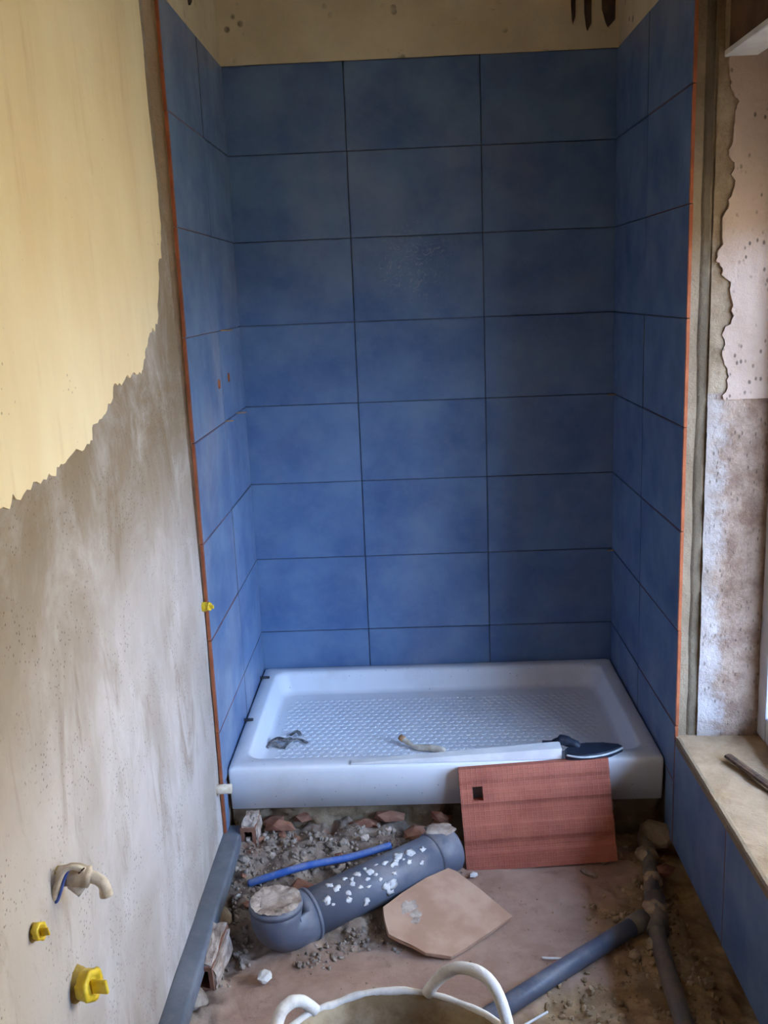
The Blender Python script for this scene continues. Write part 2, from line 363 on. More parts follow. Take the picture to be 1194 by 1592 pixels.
# floor: screed in the middle, rubble on the left, soil trench on the right
def sstep(a, b, x):
    t = max(0.0, min(1.0, (x - a) / (b - a))); return t * t * (3 - 2 * t)
def soil(x, y):
    n = fbm(x, y, 3.1, 5.0)
    ed = 0.93 + 0.17 * n + 0.05 * fbm(x, y, 7.7, 22) + 0.16 * sstep(-0.95, -0.75, y) - 0.17 * sstep(-1.05, -1.35, y)
    earth = sstep(ed - 0.07, ed + 0.08, x)
    earth = max(earth, sstep(-0.74, -0.68, y + 0.03 * n) * 0.9)
    rub = sstep(0.50, 0.38, x + 0.08 * n - 0.18 * sstep(-0.95, -0.75, y)) * sstep(-1.20, -1.08, y + 0.04 * n)
    rub = max(rub, sstep(0.13, 0.06, x + 0.06 * n) * 0.9)
    return earth, rub
def floor_h(x, y):
    e, r = soil(x, y)
    z = FLOOR + 0.0035 * fbm(x, y, 0, 9)
    z += r * (0.012 + 0.05 * sstep(-1.02, -0.78, y) * sstep(0.62, 0.40, x) + 0.022 * fbm(x, y, 1, 14) + 0.008 * fbm(x, y, 4, 40))
    z += e * (-0.012 + 0.014 * fbm(x, y, 2, 12))
    z -= 0.022 * math.exp(-((x - 0.08) ** 2 + (y + 1.14) ** 2) / 0.006)
    z -= 0.02 * sstep(1.09, 1.13, x) * sstep(-0.80, -0.9, y)
    return z
NX, NY = 170, 330
X0, X1, Y0, Y1 = -0.10, 1.30, -3.95, -0.30
ys = [Y1 + (-1.9 - Y1) * (j / 250) if j <= 250 else -1.9 + (Y0 + 1.9) * ((j - 250) / (NY - 250)) for j in range(NY + 1)]
vv, ff, cc = [], [], []
for y in ys:
    for i in range(NX + 1):
        x = X0 + (X1 - X0) * i / NX
        vv.append((x, y, floor_h(x, y))); e, r = soil(x, y); cc.append((e, r, 0, 1))
for j in range(NY):
    for i in range(NX):
        a = j * (NX + 1) + i; ff.append((a, a + NX + 1, a + NX + 2, a + 1))
me = bpy.data.meshes.new('floor'); me.from_pydata(vv, [], ff); me.update()
ca = me.color_attributes.new('soil', 'FLOAT_COLOR', 'POINT')
for i, c in enumerate(cc): ca.data[i].color = c
floor = struct(link('floor', me, None, ('floor',), True))

struct(box('ceiling', (-0.35, -4.15, CEIL), (1.75, 0.30, CEIL + 0.1), 'upper'))
# back wall with tile bed and upper plaster
wall_back = struct(box('wall_back', (-0.25, 0.009, -0.45), (1.65, 0.25, CEIL), 'joint'))
# upper plaster above the tiles, slightly uneven lower edge
def slab_grid(name, parent, o, du, dv, n, nu, nv, amp, mat, sc=8):
    o, du, dv, n = map(Vector, (o, du, dv, n)); v_, f_ = [], []
    for j in range(nv + 1):
        for i in range(nu + 1):
            p = o + du * (i / nu) + dv * (j / nv); v_.append(p + n * amp * fbm(p.x + 3.3, p.y + 1.7, p.z, sc))
    for j in range(nv):
        for i in range(nu):
            a = j * (nu + 1) + i; f_.append((a, a + 1, a + nu + 2, a + nu + 1))
    m = bpy.data.meshes.new(name); m.from_pydata(v_, [], f_); m.update(); return link(name, m, parent, (mat,), True)
TOP = 1.8775
slab_grid('upper_plaster', wall_back, (-0.02, 0.0, TOP), (W + 0.04, 0, 0), (0, 0, CEIL - TOP), (0, -1, 0), 70, 40, 0.003, 'upper')

# niche wall on the left (tile bed) and the long plaster wall in front of it
wall_left = struct(box('wall_left', (-0.25, -0.757, -0.45), (-0.009, 0.05, CEIL), 'mortar'))
slab_grid('upper_plaster', wall_left, (-0.004, 0.0, TOP - 0.01), (0, -0.757, 0), (0, 0, CEIL - TOP), (1, 0, 0), 50, 40, 0.003, 'upper')
def wall_x(z): return -0.011 - 0.025 * max(0.0, min(1.4, (z - 0.4) / 1.4))
def plaster_pt(y, z, d=0.0):
    return (wall_x(z) + d + 0.003 * fbm(0, y, z, 2.2), y, z)
v_, f_ = [], []
NU, NV = 130, 120
for j in range(NV + 1):
    for i in range(NU + 1):
        y = -0.757 - 3.2 * i / NU; z = -0.20 + (CEIL + 0.20) * j / NV
        if j == 0: z += 0.008 * fbm(y, 0, 0, 9)
        v_.append(plaster_pt(y, z))
for j in range(NV):
    for i in range(NU):
        a = j * (NU + 1) + i; f_.append((a, a + NU + 1, a + NU + 2, a + 1))
bm = bmesh.new(); vs_ = [bm.verts.new(p) for p in v_]
for f in f_: bm.faces.new([vs_[k] for k in f])
ext = bmesh.ops.extrude_face_region(bm, geom=bm.faces[:])
for g in ext['geom']:
    if isinstance(g, bmesh.types.BMVert): g.co.x = -0.25
wall_pl = struct(from_bm('wall_left_plaster', bm, None, ('plaster',)))
box('wall_foot', (-0.25, -3.95, -0.45), (-0.055, -0.757, -0.18), 'brownmortar', wall_pl)
# cream paint skin, torn along its lower edge
edge = [(-0.80, 2.45), (-0.812, 1.841), (-0.804, 1.715), (-0.807, 1.583), (-0.807, 1.475), (-0.82, 1.392), (-0.829, 1.336), (-0.878, 1.279), (-0.909, 1.211),
        (-0.941, 1.17), (-1.009, 1.146), (-1.051, 1.115), (-1.092, 1.085), (-1.107, 1.071), (-1.165, 1.081), (-1.227, 1.069), (-1.285, 1.069), (-1.318, 1.044),
        (-1.372, 1.022), (-1.431, 1.007), (-1.466, 0.985), (-1.507, 0.98), (-1.569, 0.982), (-1.616, 0.97), (-1.66, 0.964), (-1.723, 0.967), (-1.794, 0.96),
        (-1.838, 0.958), (-2.1, 0.965), (-2.6, 1.0), (-3.9, 1.05)]
# the skin follows the wall, so it is a fine strip mesh whose lower border is the torn edge
je = jag(edge[1:28], 0.012, 5, 2.0)
je = [edge[0]] + je + edge[28:]
bm = bmesh.new(); rows = []
for (y, z) in je:
    col_ = []
    for k in range(26):
        zz = z + (2.45 - z) * k / 25; col_.append(bm.verts.new(plaster_pt(y, zz, 0.0035)))
    col_.insert(0, bm.verts.new(plaster_pt(y, z, -0.001)))
    rows.append(col_)
for a, b in zip(rows, rows[1:]):
    for k in range(26):
        if (a[k].co - b[k].co).length > 1e-6 or (a[k + 1].co - b[k + 1].co).length > 1e-6:
            bm.faces.new((a[k], a[k + 1], b[k + 1], b[k]))
paint_o = from_bm('paint_layer', bm, wall_pl, ('paint',), False)
paint_o['label'] = 'cream paint skin torn off along a ragged edge'

# right wall: tile bed of the niche, window recess, parapet under the sill, wall beyond the window
wall_right = struct(box('wall_right', (W + 0.009, -0.787, -0.195), (1.60, 0.05, CEIL), 'tanmortar'))
slab_grid('upper_plaster', wall_right, (W + 0.004, 0.0, TOP - 0.01), (0, -0.787, 0), (0, 0, CEIL - TOP), (-1, 0, 0), 50, 40, 0.003, 'upper')
# reveal: grey mortar fillet, brown mortar, pitted roughcast, white paint patch
def reveal_sheet(name, xa, xb, za, zb, yf, mat, amp=0.003, nu=20, nv=140, sc=14):
    return slab_grid(name, wall_right, (xa, yf, za), (xb - xa, 0, 0), (0, 0, zb - za), (0, -1, 0), nu, nv, amp, mat, sc)
fil = []
for k in range(9):
    a = k / 8 * math.pi / 2; fil.append((1.186 + 0.020 * math.sin(a), -0.790 + 0.008 * (1 - math.cos(a))))
bm = bmesh.new(); prev = None
for k in range(61):
    z = 0.10 + (CEIL - 0.10) * k / 60; wob = 0.003 * fbm(0, z, 0, 6)
    row = [bm.verts.new((x + wob, y, z)) for x, y in [(1.180, -0.786)] + fil + [(1.207, -0.774)]]
    if prev:
        for i in range(len(row) - 1): bm.faces.new((prev[i], prev[i + 1], row[i + 1], row[i]))
    prev = row
from_bm('mortar_fillet', bm, wall_right, ('greymortar',), True)
reveal_sheet('roughcast', 1.207, 1.45, 0.09, 0.955, -0.7945, 'roughcast', 0.0055)
reveal_sheet('bare_mortar', 1.207, 1.45, 0.945, CEIL, -0.7935, 'brownmortar', 0.0045)
jp = jag([(1.227, 1.69), (1.232, 1.626), (1.243, 1.586), (1.241, 1.533), (1.234, 1.486), (1.246, 1.459), (1.244, 1.397), (1.227, 1.357), (1.225, 1.287), (1.217, 1.252),
          (1.235, 1.223), (1.248, 1.187), (1.257, 1.129), (1.234, 1.087), (1.242, 1.028), (1.252, 0.983), (1.242, 0.939)], 0.010, 5, 5.0)
bm = bmesh.new(); prev = None
jp.sort(key=lambda p: -p[1])
for u, v in jp:
    row = [bm.verts.new((u, -0.7865, v))] + [bm.verts.new((u + (1.45 - u) * k / 6, -0.7995 - 0.0012 * fbm(u + k, v, 0, 9), v)) for k in range(7)]
    if prev:
        for k in range(7): bm.faces.new((prev[k], prev[k + 1], row[k + 1], row[k]))
    prev = row
bm.faces.new(prev + [bm.verts.new((1.45, -0.7865, prev[-1].co.z))])
po_ = from_bm('paint_layer', bm, wall_right, ('jambpaint',))
po_['label'] = 'white pitted paint patch with straight bottom edge'

wall_par = struct(box('wall_parapet', (W + 0.009, -2.30, -0.195), (1.60, -0.787, 0.085), 'tanmortar'))
box('wall_foot', (W + 0.07, -2.30, -0.45), (1.60, 0.05, -0.195), 'brownmortar', wall_par)
slab_grid('sill_bed', wall_par, (W + 0.002, -0.785, 0.0975), (0.26, 0, 0), (0, -1.55, 0), (0, 0, 1), 30, 150, 0.004, 'sill', 11)
box('sill_lip', (W - 0.001, -2.30, 0.076), (W + 0.014, -0.80, 0.0995), 'tanmortar', wall_par, 0.004)
struct(box('wall_front_right', (W, -4.05, -0.45), (1.60, -2.25, CEIL), 'plaster'))
struct(box('wall_lintel', (W, -2.30, 2.08), (1.60, -0.787, CEIL), 'upper'))
# wall behind the photographer with its door
struct(box('wall_front', (-0.35, -4.15, -0.45), (1.65, -3.95, CEIL), 'plaster'))
dfr = struct(bpy.data.objects.new('door_1', None)); COL.objects.link(dfr); dfr.location = (0.65, -3.95, -0.25)
box('door_leaf', (0.25, -3.955, -0.245), (1.05, -3.915, 1.80), 'wood', dfr, 0.004)
box('door_handle', (0.30, -3.915, 0.78), (0.42, -3.87, 0.80), 'paleedge', dfr, 0.004)

# window in the right wall: frame, glass, roller shutter box
win = struct(bpy.data.objects.new('window_1', None)); COL.objects.link(win); win.location = (1.38, -1.52, 0.10)
def fbox(n, lo, hi, m='frame', b=0.006): return box(n, lo, hi, m, win, b, 2)
fbox('frame_stile', (1.355, -0.845, 0.10), (1.425, -0.785, 1.70)); fbox('frame_stile', (1.355, -2.25, 0.10), (1.425, -2.19, 1.70))
fbox('frame_rail', (1.356, -2.19, 0.10), (1.424, -0.845, 0.165)); fbox('frame_rail', (1.356, -2.19, 1.63), (1.424, -0.845, 1.70))
fbox('mullion', (1.358, -1.55, 0.165), (1.422, -1.49, 1.63))
fbox('glass_pane', (1.387, -1.49, 0.165), (1.392, -0.845, 1.63), 'glass', 0); fbox('glass_pane', (1.387, -2.19, 0.165), (1.392, -1.55, 1.63), 'glass', 0)
sb = empty('shutter_box', (1.35, -1.52, 1.68), 'brown wooden roller shutter box with white underside above the window', 'shutter box')
box('front_board', (1.222, -2.26, 1.690), (1.240, -0.815, 2.08), 'wood', sb, 0.002)
box('mortar_edge', (1.219, -0.815, 1.690), (1.243, -0.786, 2.08), 'tanmortar', sb, 0.003)
box('underside_board', (1.219, -2.26, 1.676), (1.290, -0.788, 1.690), 'whiteplastic', sb, 0.002)
box('underside_board', (1.318, -2.26, 1.676), (1.45, -0.788, 1.690), 'whiteplastic', sb, 0.002)
box('shutter_slot', (1.285, -2.26, 1.700), (1.325, -0.788, 1.712), 'rust', sb)

for k in range(9):                                    # unseen lowered slats, added to dim the light high on the walls
    box('added_shutter_slat', (1.440, -2.25, 1.645 - 0.040 * k), (1.452, -0.79, 1.683 - 0.040 * k), 'whiteplastic', sb, 0.004, 2)

# ---- tiles: one mesh object per tile, blue glaze on the face, terracotta biscuit on the sides
GAP = 0.0019; TH = 0.0085
tile_cache = {}
def tile_mesh(w, h, free, glaze):
    k = (round(w, 4), round(h, 4), free, glaze)
    if k in tile_cache: return tile_cache[k]
    bm = bmesh.new(); add_box(bm, (-w / 2, -h / 2, -TH), (w / 2, h / 2, 0))
    top = [e for e in bm.edges if all(v.co.z > -1e-6 for v in e.verts)]
    bmesh.ops.bevel(bm, geom=top, offset=0.0016, segments=2, affect='EDGES')
    bmesh.ops.recalc_face_normals(bm, faces=bm.faces[:])
    for f in bm.faces: f.material_index = 0 if f.normal.z > 0.3 else 1
    me = bpy.data.meshes.new('tile'); bm.to_mesh(me); bm.free()
    me.materials.append(MAT[glaze]); me.materials.append(MAT['terracotta' if free else 'joint']); tile_cache[k] = me; return me
def tile(parent, o, u, n, ua, ub, va, vb, free=False):
    """tile on the plane through o with horizontal direction u, normal n, covering u in [ua,ub], z in [va,vb]"""
    me = tile_mesh(ub - ua - GAP, vb - va - GAP, free, 'dustylitblue' if parent is wall_left else 'blue')  # left tiles take the lighter copy: window light put into their colour
    t = bpy.data.objects.new('tile', me); COL.objects.link(t)
    u, n = Vector(u), Vector(n); z = Vector((0, 0, 1))
    if u.cross(z).dot(n) < 0: u = -u; c = Vector(o) - u * (ua + ub) / 2
    else: c = Vector(o) + u * (ua + ub) / 2
    c.z = (va + vb) / 2
    tilt = Euler((R.uniform(-1, 1) * 0.0022, R.uniform(-1, 1) * 0.0018, R.uniform(-1, 1) * 0.0010)).to_matrix().to_4x4()
    m = Matrix((u, z, n)).transposed().to_4x4(); m.translation = c + n * R.uniform(-0.0007, 0.0007)
    t.parent = parent; t.matrix_world = m @ tilt
    t.matrix_parent_inverse = Matrix(); t.matrix_basis = m @ tilt
    return t
Z0 = 0.1268
rows_z = [(-0.022, Z0)] + [(Z0 + 0.25 * k, Z0 + 0.25 * (k + 1)) for k in range(7)]
cols = [(-0.006, 0.3554), (0.3554, 0.7554), (0.7554, W + 0.006)]
for za, zb in rows_z:
    for a, b in cols: tile(wall_back, (0, 0, 0), (1, 0, 0), (0, -1, 0), a, b, za, zb)
    for a, b in ((0.0012, 0.362), (0.362, 0.764)): tile(wall_left, (0, 0, 0), (0, -1, 0), (1, 0, 0), a, b, za, zb, b > 0.7)
    for a, b in ((0.0012, 0.392), (0.392, 0.794)): tile(wall_right, (W, 0, 0), (0, -1, 0), (-1, 0, 0), a, b, za, zb, b > 0.7)
tile(wall_left, (0, 0, 0), (0, -1, 0), (1, 0, 0), 0.716, 0.764, -0.158, -0.022, True)
tile(wall_right, (W, 0, 0), (0, -1, 0), (-1, 0, 0), 0.714, 0.794, -0.200, -0.022, True)
for k in range(4):
    tile(wall_par, (W, 0, 0), (0, -1, 0), (-1, 0, 0), 0.794 + 0.4 * k, min(2.25, 0.794 + 0.4 * (k + 1)), -0.200, 0.098, True)
# dark stripes of old adhesive and scraped plaster near the top
def stripe(parent, poly, axis, v0, v1, nm='old_adhesive_streak', mat='dark'): return prism(nm, poly, axis, v0, v1, mat, parent)
for (xa, xb, zb) in ((1.016, 1.034, 1.945), (1.054, 1.080, 1.925), (1.104, 1.148, 1.932)):
    stripe(wall_back, [(xa, 2.35), (xa + 0.004, zb + 0.05), (xa + (xb - xa) * 0.35, zb + 0.012), ((xa + xb) / 2, zb), (xb - 0.002, zb + 0.02), (xb, 2.35)], 1, -0.0045, 0.004)
stripe(wall_left, [(-0.62, 2.3), (-0.60, 1.93), (-0.57, 1.905), (-0.545, 1.92), (-0.54, 2.3)], 0, -0.004, 0.0012)
stripe(wall_left, [(-0.44, 2.3), (-0.435, 1.955), (-0.41, 1.935), (-0.385, 1.95), (-0.38, 2.3)], 0, -0.004, 0.0012)

# ------------------------------------------------------------------ shower tray
tray = empty('shower_tray', (W / 2, -0.355, -0.12), 'white acrylic shower tray filling the blue tiled niche', 'shower tray')
def rrect(x0, x1, y0, y1, r, n=6):
    out = []
    for cx_, cy_, a0 in ((x1 - r, y1 - r, 0), (x0 + r, y1 - r, 90), (x0 + r, y0 + r, 180), (x1 - r, y0 + r, 270)):
        for k in range(n + 1):
            a = math.radians(a0 + 90 * k / n); out.append((cx_ + r * math.cos(a), cy_ + r * math.sin(a)))
    return out
TX0, TX1, TY0, TY1 = 0.0015, W - 0.0015, -0.709, -0.0015
rings = []
def ring(inx0, inx1, iny0, iny1, r, z): rings.append([(x, y, z) for x, y in rrect(TX0 + inx0, TX1 - inx1, TY0 + iny0, TY1 - iny1, r)])
ring(0.004, 0.004, 0.004, 0.002, 0.004, -0.1205); ring(0.001, 0.001, 0.001, 0, 0.006, -0.020)
ring(0.001, 0.001, 0.001, 0, 0.008, -0.009); ring(0.003, 0.003, 0.004, 0.002, 0.010, -0.003); ring(0.009, 0.009, 0.011, 0.006, 0.012, 0.0)
ring(0.040, 0.040, 0.050, 0.036, 0.040, 0.0); ring(0.045, 0.045, 0.056, 0.041, 0.040, -0.003); ring(0.049, 0.049, 0.061, 0.045, 0.040, -0.011)
ring(0.060, 0.060, 0.074, 0.058, 0.045, -0.058); ring(0.066, 0.066, 0.080, 0.064, 0.045, -0.067); ring(0.078, 0.078, 0.092, 0.076, 0.04, -0.070)
bm = bmesh.new(); rv = [[bm.verts.new(p) for p in r] for r in rings]
for a, b in zip(rv, rv[1:]):
    for k in range(len(a)): bm.faces.new((a[k], a[(k + 1) % len(a)], b[(k + 1) % len(a)], b[k]))
bm.faces.new(rv[-1]); bm.faces.new(rv[0][::-1])
from_bm('tray_body', bm, tray, ('white',), True)
# anti-slip relief: hundreds of low pads on the floor of the tray
pv, pf = [], []
px_, py_ = 0.0225, 0.0225
for j in range(22):
    for i in range(42):
        cx_ = 0.105 + i * px_ + (0.5 * px_ if j % 2 else 0); cy_ = -0.60 + j * py_
        if cx_ > W - 0.105: continue
        b0 = len(pv)
        for h, s in ((-0.0702, 0.0095), (-0.0684, 0.0068)):
            for q in range(6):
                a = math.pi * q / 3; pv.append((cx_ + s * math.cos(a), cy_ + s * math.sin(a), h))
        for q in range(6): pf.append((b0 + q, b0 + (q + 1) % 6, b0 + 6 + (q + 1) % 6, b0 + 6 + q))
        pf.append(tuple(b0 + 6 + q for q in range(6)))
me = bpy.data.meshes.new('anti_slip_pads'); me.from_pydata(pv, [], pf); me.update()
asp = link('anti_slip_pads', me, tray, ('white',)); asp['kind'] = 'stuff'
# masonry base that carries the tray
base = struct(slab_grid('wall_tray_base', None, (0.0, -0.655, -0.33), (W, 0, 0), (0, 0, 0.2075), (0, -1, 0), 120, 26, 0.030, 'brownmortar', 11))

# ------------------------------------------------------------------ rocks
def rock_mesh(seed, name='chip', sub=1, rough=0.35):
    bm = bmesh.new(); bmesh.ops.create_icosphere(bm, subdivisions=sub, radius=1.0)
    for v in bm.verts:
        n = mnoise.noise(v.co * 1.3 + Vector((seed * 3.7, seed, 0))) + 0.5 * mnoise.noise(v.co * 3 + Vector((0, seed * 2.1, 3)))
        v.co *= 1.0 + rough * n
    me = bpy.data.meshes.new(name); bm.to_mesh(me); bm.free(); return me
ROCKS = [rock_mesh(k + 1.5) for k in range(6)]
def rock(name, loc, size, mat, label, cat, group=None, rot=None, sub=1, rough=0.35):
    me = rock_mesh(R.uniform(0, 50), name, sub, rough); me.transform(Matrix.Diagonal((*size, 1)))
    o = link(name, me, None, (mat,)); o.location = loc; o.rotation_euler = rot or (R.uniform(-.3, .3), R.uniform(-.3, .3), R.uniform(0, 6))
    return tag(o, label, cat, group)
def stuff_rocks(name, n, sampler, smin, smax, mat, label, cat):
    vv, ff = [], []
    src = [([v.co.copy() for v in m.vertices], [tuple(p.vertices) for p in m.polygons]) for m in ROCKS]
    for _ in range(n):
        p = sampler()
        if p is None: continue
        x, y = p; s = smin + (smax - smin) * R.random() ** 2.5
        mt = Matrix.Translation((x, y, floor_h(x, y) + s * 0.25)) @ Euler((R.uniform(0, 6), R.uniform(0, 6), R.uniform(0, 6))).to_matrix().to_4x4() @ Matrix.Diagonal((s, s * R.uniform(.6, 1), s * R.uniform(.45, .8), 1))
        a, b = R.choice(src); k0 = len(vv)
        vv += [mt @ c for c in a]; ff += [tuple(i + k0 for i in f) for f in b]
    me = bpy.data.meshes.new(name); me.from_pydata(vv, [], ff); me.update()
    o = link(name, me, None, (mat,)); return tag(o, label, cat, None, 'stuff')
def on_pipe(x, y):
    a, b = Vector((0.16, -1.12)), Vector((0.58, -0.82)); p = Vector((x, y)); t = max(0, min(1, (p - a).dot(b - a) / (b - a).length_squared))
    return (p - a - (b - a) * t).length < 0.056
def s_left():
    for _ in range(30):
        x, y = R.uniform(0.03, 0.60), R.uniform(-1.25, -0.69)
        if on_pipe(x, y): continue
        if R.random() < soil(x, y)[1]: return x, y
def s_pipe():
    t = R.random(); s = R.gauss(0.068, 0.016); return 0.2 + 0.30 * t + s * 0.58, -1.12 + 0.22 * t - s * 0.81
def s_right():
    for _ in range(30):
        x, y = R.uniform(0.75, 1.14), R.uniform(-1.6, -0.70)
        if R.random() < soil(x, y)[0]: return x, y
def s_mid():
    return R.uniform(0.2, 0.95), R.uniform(-1.5, -0.8)
stuff_rocks('mortar_rubble', 1300, s_left, 0.002, 0.010, 'stone_a', 'grey mortar crumbs heaped left of the drain pipe', 'rubble')
stuff_rocks('mortar_crumbs', 200, s_pipe, 0.0015, 0.008, 'stone_a', 'pale mortar crumbs scattered along the foot of the drain pipe', 'rubble')
stuff_rocks('soil_crumbs', 900, s_right, 0.002, 0.011, 'stone_b', 'brown soil crumbs in the trench beside the right wall', 'soil')
stuff_rocks('floor_grit', 260, s_mid, 0.001, 0.0035, 'stone_b', 'fine grit sprinkled over the pale floor screed', 'grit')

# ------------------------------------------------------------------ drain pipe with mortar-filled elbow
drain = empty('drain_pipe', (0.175, -1.11, -0.255), 'thick grey plastic drain pipe with upturned elbow, splashed with white mortar', 'pipe')
ax0 = Vector((0.175, -1.11, -0.197)); ax1 = Vector((0.572, -0.825, -0.182)); d = (ax1 - ax0).normalized()
path = [Vector((0.175, -1.11, -0.128)), Vector((0.175, -1.11, -0.155))]
for k in range(9):                                    # quarter bend from vertical to the pipe's direction
    a = math.radians(90 * k / 8); path.append(Vector((0.175, -1.11, -0.160)) + d * 0.037 * (1 - math.cos(a)) + Vector((0, 0, -0.037)) * math.sin(a))
path.append(ax0 + d * 0.085)
elbow = tube('elbow', path, [0.0590, 0.0590] + [0.0595] * 9 + [0.0595], 'pvc', drain, 32)
tube('socket_lip', [ax0 + d * 0.080, ax0 + d * 0.088], 0.0612, 'pvc', drain, 32)
big_pipe = tube('pipe', [ax0 + d * 0.086, ax0 + d * 0.3, ax1 - d * 0.045], 0.0545, 'pvc', drain, 32)
tube('end_socket', [ax1 - d * 0.05, ax1 - d * 0.046, ax1 + d * 0.01, ax1 + d * 0.018], [0.0545, 0.0585, 0.0585, 0.052], 'pvc', drain, 32)
tube('rim_lip', [(0.175, -1.11, -0.139), (0.175, -1.11, -0.127)], 0.0612, 'pvc', elbow, 32)
bm = bmesh.new()
bmesh.ops.create_circle(bm, cap_ends=True, radius=0.058, segments=40, matrix=Matrix.Translation((0.175, -1.11, -0.1265)))
bmesh.ops.inset_individual(bm, faces=bm.faces[:], thickness=0.02); bmesh.ops.triangulate(bm, faces=bm.faces[:])
bmesh.ops.subdivide_edges(bm, edges=bm.edges[:], cuts=2, use_grid_fill=True)
for v in bm.verts: v.co.z += 0.004 + 0.006 * fbm(v.co.x, v.co.y, 0, 30)
from_bm('mortar_plug', bm, elbow, ('crust',), True)['label'] = 'rough mortar filling the open end'
side = d.cross(Vector((0, 0, 1))).normalized(); upn = side.cross(d)
for t, ang, s in ((0.115, 40, .010), (0.15, 22, .013), (0.165, 60, .007), (0.19, 30, .009), (0.205, 45, .006), (0.215, 10, .010), (0.23, 35, .008), (0.245, 20, .012), (0.26, 48, .007),
                  (0.275, 78, .016), (0.285, 72, .012), (0.29, 15, .009), (0.31, 30, .010), (0.33, 12, .011), (0.35, 40, .007), (0.365, 18, .013), (0.21, 85, .009), (0.14, 5, .008), (0.38, 55, .006), (0.18, 8, .006), (0.125, 55, .005), (0.17, 45, .005), (0.195, 18, .005), (0.225, 52, .005), (0.24, 5, .006), (0.255, 33, .005), (0.30, 50, .005), (0.32, 22, .006), (0.34, 28, .005), (0.40, 25, .007), (0.27, 8, .005)):
    a = math.radians(ang); nrm = upn * math.cos(a) + side * math.sin(a)
    c = ax0 + d * (t + 0.0) + nrm * 0.0545
    me = rock_mesh(t * 91, 'mortar_splash', 2, 1.0); tang = d.cross(nrm)
    me.transform(Matrix.Translation(c) @ Matrix((d * s * R.uniform(0.7, 1.3), tang * s * R.uniform(0.5, 1.1), nrm * 0.0016)).transposed().to_4x4())
    link('mortar_splash', me, big_pipe, ('splash',), True)
# dusty mortar cap on the far socket
rk = rock_mesh(4.4, 'mortar_cap', 3, 0.35); rk.transform(Matrix.Translation(ax1 + Vector((-0.012, 0.004, 0.054))) @ Matrix.Diagonal((0.040, 0.030, 0.007, 1)))
link('mortar_cap', rk, drain, ('crust',), True)

# ------------------------------------------------------------------ second, thinner waste pipe and soiled branch in the trench
waste = empty('waste_pipe', (0.85, -1.2, -0.25), 'thin grey waste pipe running diagonally across the floor to the trench', 'pipe')
tube('pipe', [(0.585, -1.40, -0.231), (0.80, -1.225, -0.232), (1.010, -1.055, -0.238)], 0.0205, 'pvc', waste, 24)
tube('coupling', [(0.985, -1.076, -0.237), (1.022, -1.046, -0.238)], 0.0235, 'pvcdirty', waste, 24)
trench = empty('soiled_pipe', (1.05, -1.05, -0.26), 'earth-caked pipe lying in the trench along the right wall', 'pipe')
tube('pipe', spline([(1.105, -0.70, -0.232), (1.085, -0.85, -0.236), (1.05, -1.03, -0.242), (1.035, -1.2, -0.250), (1.025, -1.5, -0.256), (1.02, -1.8, -0.262)], 6), 0.0195, 'pvcdirty', trench, 20)
tube('junction', [(1.067, -0.965, -0.240), (1.045, -1.085, -0.245)], 0.026, 'pvcdirty', trench, 20)
for (x, y, s) in ((1.090, -0.80, .028), (1.078, -0.90, .024), (1.052, -1.02, .026)):
    rk = rock_mesh(x * 50 + y, 'soil_lump', 2, 0.4); rk.transform(Matrix.Translation((x, y, -0.228)) @ Matrix.Diagonal((s, s * 1.3, s * 0.5, 1))); link('soil_lump', rk, trench, ('stone_b',), True)

# ------------------------------------------------------------------ hollow clay brick leaning on the tray
def leaning_brick():
    w, h, t = 0.388, 0.262, 0.034
    nx, nz = 60, 44
    hx0, hx1, hz0, hz1 = 5, 9, 30, 36                     # square hole, in grid cells from lower left
    def prof(v):                                          # shallow bands across the face
        z = v * h; return -0.0055 * (sstep(0.040, 0.052, z) - sstep(0.066, 0.080, z)) - 0.0060 * (sstep(0.112, 0.122, z) - sstep(0.160, 0.175, z)) - 0.004 * (sstep(0.20, 0.208, z) - sstep(0.222, 0.23, z))
    bm = bmesh.new(); F = {}; B = {}
    for j in range(nz + 1):
        for i in range(nx + 1):
            x = -w / 2 + w * i / nx; z = h * j / nz
            F[i, j] = bm.verts.new((x, -t / 2 - prof(j / nz), z)); B[i, j] = bm.verts.new((x, t / 2, z))
    hole = lambda i, j: hx0 <= i < hx1 and hz0 <= j < hz1
    for j in range(nz):
        for i in range(nx):
            if hole(i, j): continue
            bm.faces.new((F[i, j], F[i + 1, j], F[i + 1, j + 1], F[i, j + 1])); bm.faces.new((B[i, j], B[i, j + 1], B[i + 1, j + 1], B[i + 1, j]))
    for i in range(nx):
        bm.faces.new((F[i, 0], B[i, 0], B[i + 1, 0], F[i + 1, 0])); bm.faces.new((F[i, nz], F[i + 1, nz], B[i + 1, nz], B[i, nz]))
    for j in range(nz):
        bm.faces.new((F[0, j], F[0, j + 1], B[0, j + 1], B[0, j])); bm.faces.new((F[nx, j], B[nx, j], B[nx, j + 1], F[nx, j + 1]))
    for i in range(hx0, hx1):
        bm.faces.new((F[i, hz0], F[i + 1, hz0], B[i + 1, hz0], B[i, hz0])); bm.faces.new((F[i, hz1], B[i, hz1], B[i + 1, hz1], F[i + 1, hz1]))
    for j in range(hz0, hz1):
        bm.faces.new((F[hx0, j], B[hx0, j], B[hx0, j + 1], F[hx0, j + 1])); bm.faces.new((F[hx1, j], F[hx1, j + 1], B[hx1, j + 1], B[hx1, j]))
    bmesh.ops.recalc_face_normals(bm, faces=bm.faces[:])
    o = from_bm('hollow_brick', bm, None, ('brick',))
    o.location = (0.8175, -0.795, -0.2505); o.rotation_euler = (math.radians(-15.5), math.radians(-2.6), math.radians(1.0))
    return tag(o, 'large flat terracotta brick with square hole leaning against the tray', 'brick')
leaning_brick()

